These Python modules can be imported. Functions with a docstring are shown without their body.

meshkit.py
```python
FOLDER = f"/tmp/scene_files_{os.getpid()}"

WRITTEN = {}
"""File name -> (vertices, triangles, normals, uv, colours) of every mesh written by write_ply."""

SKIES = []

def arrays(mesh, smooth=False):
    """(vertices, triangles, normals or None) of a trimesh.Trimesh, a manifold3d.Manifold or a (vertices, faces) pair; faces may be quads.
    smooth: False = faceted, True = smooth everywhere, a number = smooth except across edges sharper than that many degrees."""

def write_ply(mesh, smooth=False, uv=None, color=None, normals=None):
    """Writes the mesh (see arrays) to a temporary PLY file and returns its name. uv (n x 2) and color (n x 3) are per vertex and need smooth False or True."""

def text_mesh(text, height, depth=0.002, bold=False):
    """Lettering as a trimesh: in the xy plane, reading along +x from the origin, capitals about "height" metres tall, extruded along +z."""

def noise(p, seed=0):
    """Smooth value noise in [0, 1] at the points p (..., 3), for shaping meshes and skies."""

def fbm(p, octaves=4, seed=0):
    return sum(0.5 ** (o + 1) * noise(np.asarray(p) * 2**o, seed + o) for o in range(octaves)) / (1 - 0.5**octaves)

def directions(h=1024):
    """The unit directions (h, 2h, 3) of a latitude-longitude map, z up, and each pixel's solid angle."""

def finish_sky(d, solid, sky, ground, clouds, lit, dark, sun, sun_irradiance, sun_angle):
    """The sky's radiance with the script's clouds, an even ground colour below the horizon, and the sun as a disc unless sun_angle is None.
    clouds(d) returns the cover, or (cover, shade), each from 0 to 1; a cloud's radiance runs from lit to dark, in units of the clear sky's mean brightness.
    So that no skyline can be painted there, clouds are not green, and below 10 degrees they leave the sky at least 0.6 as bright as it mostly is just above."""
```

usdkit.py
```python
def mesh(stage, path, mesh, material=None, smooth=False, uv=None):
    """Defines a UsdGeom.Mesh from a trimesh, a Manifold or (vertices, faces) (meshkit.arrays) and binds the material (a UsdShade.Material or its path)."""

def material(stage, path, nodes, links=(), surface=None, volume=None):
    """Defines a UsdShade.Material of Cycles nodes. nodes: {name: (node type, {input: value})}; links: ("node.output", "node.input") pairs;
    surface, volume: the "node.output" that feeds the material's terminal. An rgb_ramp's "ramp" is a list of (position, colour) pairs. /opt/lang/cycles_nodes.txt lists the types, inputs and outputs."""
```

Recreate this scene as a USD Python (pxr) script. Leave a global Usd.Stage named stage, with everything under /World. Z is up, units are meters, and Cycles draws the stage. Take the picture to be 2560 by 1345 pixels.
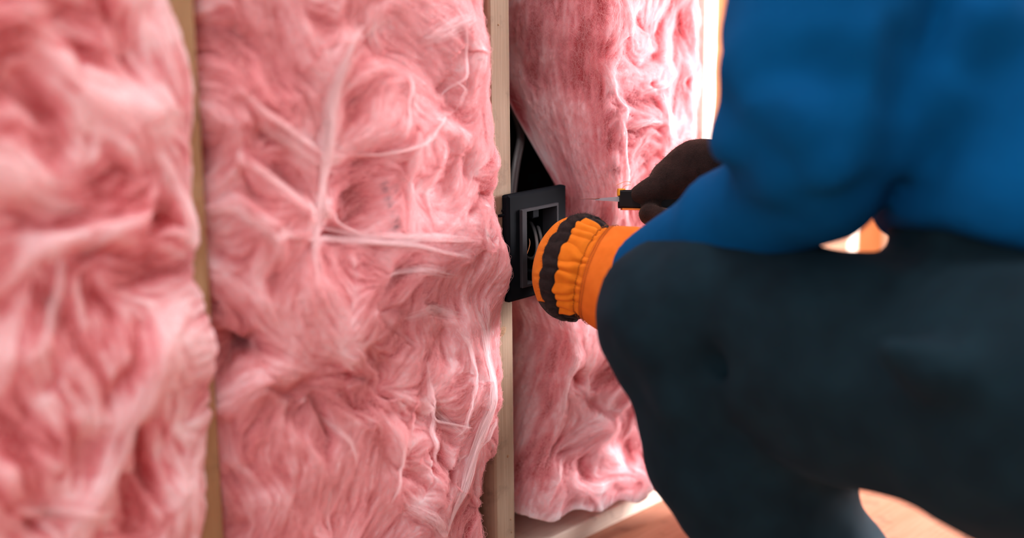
import math
import numpy as np
import trimesh
import manifold3d
from scipy.ndimage import gaussian_filter, map_coordinates, gaussian_filter1d
from pxr import Usd, UsdGeom, UsdLux, UsdShade, Gf, Sdf, Vt
import usdkit
import meshkit

stage = Usd.Stage.CreateInMemory()
UsdGeom.SetStageUpAxis(stage, "Z")
UsdGeom.SetStageMetersPerUnit(stage, 1.0)
UsdGeom.Xform.Define(stage, "/World")
UsdGeom.Scope.Define(stage, "/World/Looks")
T = Sdf.ValueTypeNames
rng = np.random.default_rng(7)

# ------------------------------------------------------------------ camera, sky, light, exposure
# world: x runs along the stud wall (away from the camera), y points into the wall (front of the studs at y=0), z up
F_PX = 3500.0
YAW, PITCH, ROLL = 0.71727346, 0.2071901, -0.01095078
EYE = np.array([-1.14119878, -0.9944476, 0.67604423])
fwd = np.array([math.cos(YAW) * math.cos(PITCH), math.sin(YAW) * math.cos(PITCH), -math.sin(PITCH)])
right = np.cross(fwd, [0, 0, 1.0]); right /= np.linalg.norm(right)
up = np.cross(right, fwd)
right, up = math.cos(ROLL) * right + math.sin(ROLL) * up, -math.sin(ROLL) * right + math.cos(ROLL) * up

cam = UsdGeom.Camera.Define(stage, "/World/camera")
cam.CreateHorizontalApertureAttr(36.0)
cam.CreateVerticalApertureAttr(36.0 * 1345 / 2560)
cam.CreateFocalLengthAttr(36.0 * F_PX / 2560)
cam.CreateFStopAttr(1.5)
cam.CreateFocusDistanceAttr(1.52)
cam.CreateClippingRangeAttr(Gf.Vec2f(0.05, 200.0))
cam.CreateExposureAttr(-0.07)
m4 = np.eye(4); m4[0, :3], m4[1, :3], m4[2, :3], m4[3, :3] = right, up, -fwd, EYE
UsdGeom.Xformable(cam).AddTransformOp().Set(Gf.Matrix4d(*m4.ravel().tolist()))

dome = UsdLux.DomeLight.Define(stage, "/World/sky")          # even overcast daylight through the open sides of the building
dome.CreateIntensityAttr(0.11)
dome.CreateColorAttr(Gf.Vec3f(0.98, 0.96, 1.0))

key = UsdLux.RectLight.Define(stage, "/World/unseen_far_daylight")   # daylight source out of view, placed to light the far batt
key.CreateWidthAttr(1.6); key.CreateHeightAttr(2.1)
key.CreateIntensityAttr(92.0); key.CreateColorAttr(Gf.Vec3f(1.0, 0.95, 0.97))
kx = UsdGeom.Xformable(key)
kx.AddTranslateOp().Set(Gf.Vec3d(3.32, -2.05, 0.95)); kx.AddRotateXYZOp().Set(Gf.Vec3f(0, 90, 0))

fill = UsdLux.RectLight.Define(stage, "/World/unseen_near_light")   # soft light out of view behind the viewer, placed for the batt sides
fill.CreateWidthAttr(1.8); fill.CreateHeightAttr(2.2)
fill.CreateIntensityAttr(3.8); fill.CreateColorAttr(Gf.Vec3f(0.93, 0.95, 1.0))
fx_ = UsdGeom.Xformable(fill)
fx_.AddTranslateOp().Set(Gf.Vec3d(-2.9, -1.35, 1.6)); fx_.AddRotateXYZOp().Set(Gf.Vec3f(0, -90, 0))

overhead = UsdLux.RectLight.Define(stage, "/World/unseen_overhead_light")   # unseen overhead light, placed to brighten the forearm and knee tops
overhead.CreateWidthAttr(0.7); overhead.CreateHeightAttr(0.5)
overhead.CreateIntensityAttr(24.0); overhead.CreateColorAttr(Gf.Vec3f(0.95, 0.97, 1.0))
UsdGeom.Xformable(overhead).AddTranslateOp().Set(Gf.Vec3d(-0.18, -0.26, 2.43))


def P(px, py, d):
    """the point at depth d (metres along the view axis) that the photograph shows at pixel px, py"""
    return EYE + d * (fwd + (px - 1280) / F_PX * right - (py - 672.5) / F_PX * up)


def onplane(px, py, axis, value):
    r = fwd + (px - 1280) / F_PX * right - (py - 672.5) / F_PX * up
    return EYE + (value - EYE[axis]) / r[axis] * r


# ------------------------------------------------------------------ helpers
taken = {}


def numbered(path):
    n = taken.get(path, 0); taken[path] = n + 1
    return path if n == 0 else f"{path}_{n:03d}"


def keys(prim, label=None, cat=None, group=None, kind=None):
    for k, v in (("label", label), ("category", cat), ("group", group), ("kind", kind)):
        if v: prim.SetCustomDataByKey(k, v)


def thing(name, label=None, cat=None, group=None, kind=None, loc=None):
    x = UsdGeom.Xform.Define(stage, numbered("/World/" + name))
    if loc is not None: x.AddTranslateOp().Set(Gf.Vec3d(*map(float, loc)))
    keys(x.GetPrim(), label, cat, group, kind)
    x.origin = np.zeros(3) if loc is None else np.asarray(loc, float)
    return x


def part(parent, name, mesh, mat, smooth=30, label=None, kind=None, origin=None):
    o = parent.origin if hasattr(parent, "origin") else (origin if origin is not None else np.zeros(3))
    v, f = (np.asarray(mesh.vertices), np.asarray(mesh.faces)) if isinstance(mesh, trimesh.Trimesh) else (np.asarray(mesh[0]), np.asarray(mesh[1]))
    m = usdkit.mesh(stage, numbered(f"{parent.GetPath()}/{name}"), (v - o, f), mat, smooth)
    keys(m.GetPrim(), label, None, None, kind)
    m.origin = o
    return m


def box(x0, x1, y0, y1, z0, z1, bev=0.002):
    b = np.array([[x, y, z] for x in (x0 + bev, x1 - bev) for y in (y0 + bev, y1 - bev) for z in (z0 + bev, z1 - bev)])
    if bev <= 0:
        return trimesh.convex.convex_hull(b)
    o = np.array([[1, 0, 0], [0, 1, 0], [0, 0, 1], [-1, 0, 0], [0, -1, 0], [0, 0, -1], [.6, .6, .6], [-.6, .6, .6], [.6, -.6, .6], [.6, .6, -.6], [-.6, -.6, .6], [-.6, .6, -.6], [.6, -.6, -.6], [-.6, -.6, -.6]]) * bev
    return trimesh.convex.convex_hull((b[:, None] + o[None]).reshape(-1, 3))


def tube(pts, r, n=10, samples=None, caps=True):
    pts = np.asarray(pts, float)
    if samples:
        from scipy.interpolate import CubicSpline
        t = np.r_[0, np.cumsum(np.linalg.norm(np.diff(pts, axis=0), axis=1))]
        q = np.linspace(0, t[-1], samples)
        r = np.interp(q, t, np.broadcast_to(r, len(pts)))
        pts = CubicSpline(t, pts)(q)
    r = np.broadcast_to(r, len(pts))
    tan = np.gradient(pts, axis=0); tan /= np.linalg.norm(tan, axis=1, keepdims=True)
    a = np.cross(tan[0], [0.3, 0.2, 0.93]); a /= np.linalg.norm(a)
    v = []
    for p, t, rr in zip(pts, tan, r):
        a = a - t * (a @ t); a /= np.linalg.norm(a)
        b = np.cross(t, a)
        ang = np.arange(n) * 2 * np.pi / n
        v.append(p + rr * (np.cos(ang)[:, None] * a + np.sin(ang)[:, None] * b))
    v = np.vstack(v + [pts[:1], pts[-1:]])
    f = []
    for i in range(len(pts) - 1):
        for j in range(n):
            q = [i * n + j, i * n + (j + 1) % n, (i + 1) * n + (j + 1) % n, (i + 1) * n + j]
            f += [[q[0], q[1], q[2]], [q[0], q[2], q[3]]]
    if caps:
        L = len(pts) * n
        for j in range(n):
            f += [[L, (j + 1) % n, j], [L + 1, L - n + j, L - n + (j + 1) % n]]
    return trimesh.Trimesh(v, np.array(f), process=False)


def grid_faces(r, c, flip=False):
    i, j = np.meshgrid(np.arange(r - 1), np.arange(c - 1), indexing="ij")
    a = (i * c + j).ravel(); b = a + 1; d = a + c; e = d + 1
    f = np.vstack([np.c_[a, b, e], np.c_[a, e, d]])
    return f[:, ::-1] if flip else f


# signed distance modelling -> smooth closed meshes (bodies, clothes, gloves)
def surface_nets(f, org, h):
    s = f < 0
    nx, ny, nz = f.shape
    acc = np.zeros((nx - 1, ny - 1, nz - 1, 3)); cnt = np.zeros((nx - 1, ny - 1, nz - 1))
    offs = [(0, 0), (0, 1), (1, 0), (1, 1)]
    for ax in range(3):
        o1, o2 = [k for k in range(3) if k != ax]
        for da, db in offs:
            A = [slice(0, -1)] * 3; B = [slice(0, -1)] * 3
            A[o1] = B[o1] = slice(da, da + f.shape[o1] - 1)
            A[o2] = B[o2] = slice(db, db + f.shape[o2] - 1)
            B[ax] = slice(1, None)
            fa, fb = f[tuple(A)], f[tuple(B)]
            c = (fa < 0) != (fb < 0)
            t = np.where(c, fa / np.where(c, fa - fb, 1), 0)
            p = np.zeros(c.shape + (3,)); p[..., ax] = t; p[..., o1] = da; p[..., o2] = db
            acc += p * c[..., None]; cnt += c
    idx = np.full(cnt.shape, -1); cell = np.argwhere(cnt > 0); idx[tuple(cell.T)] = np.arange(len(cell))
    v = org + h * (cell + acc[tuple(cell.T)] / cnt[tuple(cell.T)][:, None])
    faces = []
    for ax in range(3):
        o1, o2 = (ax + 1) % 3, (ax + 2) % 3
        A = [slice(None)] * 3; B = [slice(None)] * 3
        A[ax] = slice(0, -1); B[ax] = slice(1, None)
        A[o1] = B[o1] = slice(1, -1); A[o2] = B[o2] = slice(1, -1)
        sa, sb = s[tuple(A)], s[tuple(B)]
        for flip, c in ((False, sa & ~sb), (True, ~sa & sb)):
            e = np.argwhere(c); e[:, o1] += 1; e[:, o2] += 1
            if not len(e): continue
            def q(d1, d2):
                g = e.copy(); g[:, o1] += d1; g[:, o2] += d2
                return idx[tuple(g.T)]
            quad = np.c_[q(-1, -1), q(0, -1), q(0, 0), q(-1, 0)]
            if flip: quad = quad[:, ::-1]
            faces += [quad[:, [0, 1, 2]], quad[:, [0, 2, 3]]]
    return trimesh.Trimesh(v, np.vstack(faces), process=False)


def smin(a, b, k):
    h = np.clip(0.5 + 0.5 * (b - a) / k, 0, 1)
    return b * (1 - h) + a * h - k * h * (1 - h)


def cone(p, a, b, ra, rb, flat=None):
    """distance to a tapered bone; flat = (direction, factor) squashes it along a direction"""
    a, b = np.asarray(a, float), np.asarray(b, float)
    ab = b - a; t = np.clip(((p - a) @ ab) / max(ab @ ab, 1e-12), 0, 1)
    q = p - (a + t[..., None] * ab)
    if flat is not None:
        n = np.asarray(flat[0], float); n = n / np.linalg.norm(n)
        q = q + (q @ n)[..., None] * n * (flat[1] - 1)
    return np.linalg.norm(q, axis=-1) - (ra + t * (rb - ra))


def relax(v, f, n):
    """shrink-free smoothing"""
    from scipy.sparse import coo_matrix
    e = np.vstack([f[:, [0, 1]], f[:, [1, 2]], f[:, [2, 0]]]); e = np.vstack([e, e[:, ::-1]])
    a = coo_matrix((np.ones(len(e)), (e[:, 0], e[:, 1])), shape=(len(v), len(v))).tocsr(); a.data[:] = 1
    deg = np.maximum(np.asarray(a.sum(1)), 1)
    for _ in range(n):
        for w in (0.5, -0.51):
            v = v + w * (a @ v / deg - v)
    return v


def solid(bones, h, k=0.03, pad=0.03, extra=None, grooves=(), smooth=6, cut=None, cut_after=None):
    """bones: (a, b, ra, rb[, flat]) -> one smooth closed mesh"""
    ends = np.array([[*x[0]] for x in bones] + [[*x[1]] for x in bones]); rr = max(max(x[2], x[3]) for x in bones)
    lo, hi = ends.min(0) - rr - pad, ends.max(0) + rr + pad
    n = np.ceil((hi - lo) / h).astype(int) + 1
    g = np.stack(np.meshgrid(*[lo[i] + h * np.arange(n[i]) for i in range(3)], indexing="ij"), -1).astype(np.float32)
    d = None
    for i_, x in enumerate(bones):
        if cut_after is not None and i_ == cut_after[0]: d = -smin(-d, -cut_after[1](g), 0.012)
        kk = x[5] if len(x) > 5 else k
        c = cone(g, x[0], x[1], x[2], x[3], x[4] if len(x) > 4 else None)
        d = c if d is None else smin(d, c, kk)
    for a, b, ra, rb, kk in grooves:
        d = -smin(-d, cone(g, a, b, ra, rb), kk)
    if extra is not None:
        near = np.abs(d) < 0.04
        d[near] = d[near] + extra(g[near])
    if cut is not None:
        d = np.maximum(d, cut(g))
    m = surface_nets(d, lo, h)
    v, f = np.asarray(m.vertices), np.asarray(m.faces)
    return trimesh.Trimesh(relax(v, f, smooth), f, process=False)


# ------------------------------------------------------------------ materials
def mat(name, nodes, links, surface="p.BSDF"):
    return usdkit.material(stage, "/World/Looks/" + name, nodes, links, surface)


def cloth(name, c1, c2, scale, weave=1500, bump=0.0006, sheen=0.15, rough=0.9, sheen_tint=(1, 1, 1)):
    return mat(name, {
        "co": ("texture_coordinate", {}), "n": ("noise_texture", {"scale": float(scale), "detail": 4.0, "roughness": 0.6}),
        "r": ("rgb_ramp", {"ramp": [(0.3, c1), (0.7, c2)]}),
        "n2": ("noise_texture", {"scale": float(weave), "detail": 1.0}),
        "b": ("bump", {"strength": 0.5, "distance": float(bump)}),
        "p": ("principled_bsdf", {"roughness": rough, "sheen_weight": sheen, "sheen_roughness": 0.5, "sheen_tint": sheen_tint, "specular_ior_level": 0.06})},
        [("co.object", "n.vector"), ("co.object", "n2.vector"), ("n.fac", "r.fac"), ("r.color", "p.base_color"), ("n2.fac", "b.height"), ("b.normal", "p.normal")])


def wood(name, stops, rot=(0, 0, 0), stretch=(60, 60, 3), fine=(420, 420, 9), rough=0.75, bump=0.0006):
    return mat(name, {
        "co": ("texture_coordinate", {}), "m": ("mapping", {"rotation": rot, "scale": stretch}), "m2": ("mapping", {"rotation": rot, "scale": fine}),
        "n": ("noise_texture", {"scale": 1.0, "detail": 5.0, "roughness": 0.55, "distortion": 0.6}),
        "n2": ("noise_texture", {"scale": 1.0, "detail": 3.0, "roughness": 0.6}),
        "mx": ("mix_float", {"fac": 0.45}),
        "r": ("rgb_ramp", {"ramp": stops}),
        "n3": ("noise_texture", {"scale": 26.0, "detail": 4.0, "roughness": 0.65}), "r3": ("rgb_ramp", {"ramp": [(0.28, (0.52, 0.50, 0.50)), (0.46, (1.0, 1.0, 1.0))]}), "mu": ("mix", {"mix_type": "multiply", "fac": 0.8}),
        "b": ("bump", {"strength": 0.4, "distance": bump}),
        "p": ("principled_bsdf", {"roughness": rough, "specular_ior_level": 0.25})},
        [("co.object", "m.vector"), ("co.object", "m2.vector"), ("m.vector", "n.vector"), ("m2.vector", "n2.vector"), ("n.fac", "mx.a"), ("n2.fac", "mx.b"),
         ("mx.result", "r.fac"), ("co.object", "n3.vector"), ("n3.fac", "r3.fac"), ("r.color", "mu.color1"), ("r3.color", "mu.color2"), ("mu.color", "p.base_color"), ("n2.fac", "b.height"), ("b.normal", "p.normal")])


def plain(name, c, rough=0.5, spec=0.4, metal=0.0, noise=0.12, scale=60):
    c = np.array(c, float)
    return mat(name, {
        "co": ("texture_coordinate", {}), "n": ("noise_texture", {"scale": float(scale), "detail": 4.0}),
        "r": ("rgb_ramp", {"ramp": [(0.25, tuple(c * (1 - noise))), (0.75, tuple(c * (1 + noise)))]}),
        "p": ("principled_bsdf", {"roughness": rough, "specular_ior_level": spec, "metallic": metal})},
        [("co.object", "n.vector"), ("n.fac", "r.fac"), ("r.color", "p.base_color")])


M_stud = wood("pale_pine", [(0.3, (0.22, 0.145, 0.092)), (0.5, (0.30, 0.21, 0.14)), (0.7, (0.36, 0.26, 0.185))])
M_studw = wood("honey_pine", [(0.3, (0.26, 0.155, 0.075)), (0.5, (0.35, 0.225, 0.115)), (0.7, (0.42, 0.285, 0.155))])
M_plate = wood("daylit_pine", [(0.3, (0.66, 0.50, 0.40)), (0.5, (0.80, 0.67, 0.56)), (0.7, (0.85, 0.74, 0.64))], stretch=(3, 60, 60), fine=(9, 420, 420))  # bottom plate and far studs: the daylight on them is in this paler colour
M_sheath = wood("plywood_sheathing", [(0.3, (0.50, 0.21, 0.08)), (0.5, (0.66, 0.31, 0.13)), (0.7, (0.76, 0.40, 0.19))], stretch=(14, 30, 3), fine=(160, 160, 8))
M_floor = wood("plywood_floor", [(0.28, (0.32, 0.125, 0.07)), (0.45, (0.43, 0.19, 0.115)), (0.7, (0.51, 0.26, 0.175))], rot=(0, 0, 0.72), stretch=(2.2, 34, 10), fine=(12, 260, 60))
M_knot = wood("wood_knot", [(0.3, (0.16, 0.08, 0.04)), (0.5, (0.30, 0.17, 0.09)), (0.7, (0.42, 0.26, 0.15))], stretch=(200, 200, 200), fine=(600, 600, 600))
M_backing = plain("black_sheet", (0.012, 0.011, 0.011), 0.95, 0.04)
M_plaster = plain("drywall", (0.62, 0.60, 0.57), 0.9, 0.2)
M_black = plain("black_plastic", (0.005, 0.006, 0.008), 0.7, 0.02)
M_rim = plain("lit_black_plastic", (0.028, 0.026, 0.030), 0.7, 0.05)  # lighter copy of the black plastic, light on the lip painted in
M_cable = plain("grey_cable_jacket", (0.09, 0.088, 0.09), 0.45, 0.5)
M_wire = plain("light_grey_wire", (0.34, 0.31, 0.31), 0.4, 0.5)
M_strand = plain("orange_strand", (0.75, 0.26, 0.08), 0.4, 0.5)
M_steel = plain("bright_steel", (0.66, 0.66, 0.67), 0.45, 0.5, 0.8)
M_rust = plain("dull_blade_tip", (0.28, 0.12, 0.10), 0.5, 0.4, 0.6)
M_handle = plain("black_rubber_handle", (0.008, 0.0075, 0.008), 0.65, 0.12)
M_yellow = plain("yellow_plastic", (0.85, 0.36, 0.012), 0.4, 0.4)
M_orange_strip = plain("orange_plastic", (0.72, 0.22, 0.03), 0.4, 0.4)
M_hood = cloth("blue_fleece", (0.0, 0.052, 0.160), (0.0, 0.064, 0.195), 14, 900, 0.0004, 0.02, 0.95, (0.1, 0.5, 1.0))
M_jean = cloth("dark_denim", (0.004, 0.012, 0.018), (0.006, 0.020, 0.029), 22, 1400, 0.0004, 0.03, 0.9, (0.35, 0.6, 0.9))
M_oran = cloth("orange_knit", (0.58, 0.150, 0.010), (0.68, 0.185, 0.016), 60, 1600, 0.0008, 0.08, 0.9, (1, 0.6, 0.3))
M_cuffc = cloth("orange_canvas", (0.57, 0.130, 0.014), (0.66, 0.160, 0.022), 60, 1300, 0.0005, 0.06, 0.9, (1, 0.6, 0.3))
M_stitch = plain("brown_thread", (0.22, 0.055, 0.01), 0.8, 0.2)
M_fleece = cloth("black_fleece", (0.010, 0.008, 0.009), (0.020, 0.015, 0.015), 90, 900, 0.001, 0.12, 0.95, (0.6, 0.45, 0.4))
M_brown = cloth("dark_brown_fleece", (0.012, 0.008, 0.0075), (0.024, 0.0145, 0.013), 90, 700, 0.0012, 0.16, 0.95, (0.6, 0.4, 0.33))
M_skin = plain("skin", (0.52, 0.30, 0.21), 0.55, 0.4, 0.0, 0.06)
M_hair = plain("brown_hair", (0.05, 0.028, 0.016), 0.6, 0.4)
M_boot = plain("brown_leather_boot", (0.085, 0.05, 0.03), 0.6, 0.4)
M_sole = plain("dark_rubber_sole", (0.03, 0.03, 0.03), 0.8, 0.3)

PINK_D, PINK_M, PINK_L = (0.44, 0.058, 0.068), (0.715, 0.262, 0.290), (0.88, 0.65, 0.68)
M_pink = mat("pink_glass_wool", {
    "co": ("texture_coordinate", {}), "a": ("attribute", {"attribute": "pale"}), "s": ("attribute", {"attribute": "stain_shade"}),
    "n": ("noise_texture", {"scale": 900.0, "detail": 2.0, "roughness": 0.6}),
    "ns": ("noise_texture", {"scale": 420.0, "detail": 3.0, "roughness": 0.7}),
    "add": ("math", {"math_type": "multiply_add", "value2": 0.25, "value3": 0.0}),
    "add2": ("math", {"math_type": "add"}),
    "r": ("rgb_ramp", {"ramp": [(0.1, PINK_D), (0.5, PINK_M), (1.0, PINK_L)]}),
    "st": ("mix_color", {"b": (0.045, 0.035, 0.06)}),
    "sm": ("math", {"math_type": "multiply"}),
    "b": ("bump", {"strength": 0.5, "distance": 0.0012}),
    "p": ("principled_bsdf", {"roughness": 0.95, "specular_ior_level": 0.1, "sheen_weight": 0.12, "sheen_roughness": 0.4, "sheen_tint": (1.0, 0.86, 0.88), "diffuse_roughness": 1.0, "subsurface_weight": 0.4, "subsurface_scale": 0.007, "subsurface_radius": (1.0, 0.5, 0.5)})},
    [("co.object", "n.vector"), ("co.object", "ns.vector"), ("n.fac", "add.value1"), ("add.value", "add2.value1"), ("a.fac", "add2.value2"), ("add2.value", "r.fac"), ("r.color", "st.a"),
     ("s.fac", "st.fac"), ("st.result", "p.base_color"), ("ns.fac", "b.height"), ("b.normal", "p.normal")])
def fibre_mat(name, c):
    return mat(name, {"d": ("diffuse_bsdf", {"color": c}), "t": ("translucent_bsdf", {"color": c}), "p": ("mix_closure", {"fac": 0.4})},
               [("d.BSDF", "p.closure1"), ("t.BSDF", "p.closure2")], "p.closure")


M_fibre = fibre_mat("pink_fibre", (0.90, 0.52, 0.54))
M_wisp = fibre_mat("pale_pink_fibre", (0.96, 0.79, 0.81))

# ------------------------------------------------------------------ the room: floor, stud wall, far wall with its opening, ceiling
S, SW, DEPTH, X0, X1 = 0.4064, 0.033, 0.14, -2.031, 3.25
W_IN = -4.0

fl = thing("floor", kind="structure")
for k, (xa, xb) in enumerate(((-2.6, -0.20), (-0.198, 2.24), (2.242, 3.40))):
    for ya, yb in ((-1.25, 0.0), (-2.47, -1.252), (-3.69, -2.472)):
        part(fl, "plywood_sheet", box(xa, xb, ya, yb, -0.02, 0.0, 0.0006), M_floor)

wl = thing("wall_left", kind="structure")
part(wl, "sheathing_panel", box(X0 - 0.3, X1 + 0.15, DEPTH, DEPTH + 0.012, -0.02, 2.5, 0.001), M_sheath)
part(wl, "bottom_plate", box(X0 - 0.3, X1 + 0.02, 0.0, DEPTH, -0.02, 0.020, 0.002), M_plate)
part(wl, "top_plate", box(X0 - 0.3, X1 + 0.02, 0.0, DEPTH, 2.40, 2.438, 0.002), M_plate)
part(wl, "backing_sheet", box(0.001, S - SW - 0.001, DEPTH - 0.003, DEPTH - 0.0005, 0.021, 2.39, 0.0004), M_backing, label="black sheet at the back of the bay, behind the pulled-out batt")  # black sheet behind this bay alone, so the gap reads black
studs = []
for k in range(-5, 9):
    xs = k * S
    studs.append(part(wl, "stud", box(xs - SW, xs, 0.0, DEPTH, 0.020, 2.40, 0.0022), M_studw if k <= -1 else (M_stud if k == 0 else M_plate)))
# knots and checks in the face of the near stud
for (px, py, r) in ((1256, 828, 0.0068), (1246, 62, 0.0014), (1277, 1298, 0.0013), (1279, 1330, 0.0015), (1270, 1140, 0.0022)):
    c = onplane(px, py, 1, 0.0)
    ang = np.linspace(0, 2 * np.pi, 20, endpoint=False)
    rr = r * (1 + 0.14 * np.sin(2 * ang + 1) + 0.08 * np.sin(3 * ang))
    v = [c + np.array([0, -0.0004, 0])]
    for q, dep in ((0.55, -0.0005), (1.0, 0.0004)):
        v += [c + np.array([q * rr[i] * math.cos(ang[i]), dep, q * 1.15 * rr[i] * math.sin(ang[i])]) for i in range(20)]
    f = [[0, 1 + i, 1 + (i + 1) % 20] for i in range(20)] + [q for i in range(20) for q in ([1 + i, 21 + i, 21 + (i + 1) % 20], [1 + i, 21 + (i + 1) % 20, 1 + (i + 1) % 20])]
    part(wl, "knot", (np.array(v), np.array(f)), M_knot, True)

wf = thing("wall_far", kind="structure")
FX = 3.40
for (ya, yb, za, zb) in ((-0.95, 0.15, -0.02, 2.5), (-4.0, -3.15, -0.02, 2.5), (-3.15, -0.95, 2.0, 2.5)):  # wall out of view, its opening set round the daylight panel
    part(wf, "wall_board", box(FX, FX + 0.1, ya, yb, za, zb, 0.001), M_plaster)
part(thing("ceiling", kind="structure"), "ceiling_board", box(-2.6, FX, -2.2, DEPTH, 2.44, 2.46, 0.001), M_plaster)


# ------------------------------------------------------------------ pink glass wool batts
def blur_noise(shape, sig, seed):
    r = np.random.default_rng(seed)
    n = gaussian_filter(r.standard_normal(shape), sig, mode="wrap")
    return n / n.std()


def lic(n, vx, vz, L):
    """smear the noise n along the fibre directions: streaks"""
    out = n.copy(); w = 1.0
    R, C = np.meshgrid(np.arange(n.shape[0], dtype=float), np.arange(n.shape[1], dtype=float), indexing="ij")
    for sgn in (1, -1):
        r, c = R.copy(), C.copy()
        for i in range(L):
            a = map_coordinates(vz, [r, c], order=1, mode="nearest"); b = map_coordinates(vx, [r, c], order=1, mode="nearest")
            r += sgn * a; c += sgn * b
            out += map_coordinates(n, [r, c], order=1, mode="reflect"); w += 1
    out /= w
    return (out - out.mean()) / out.std()


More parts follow.
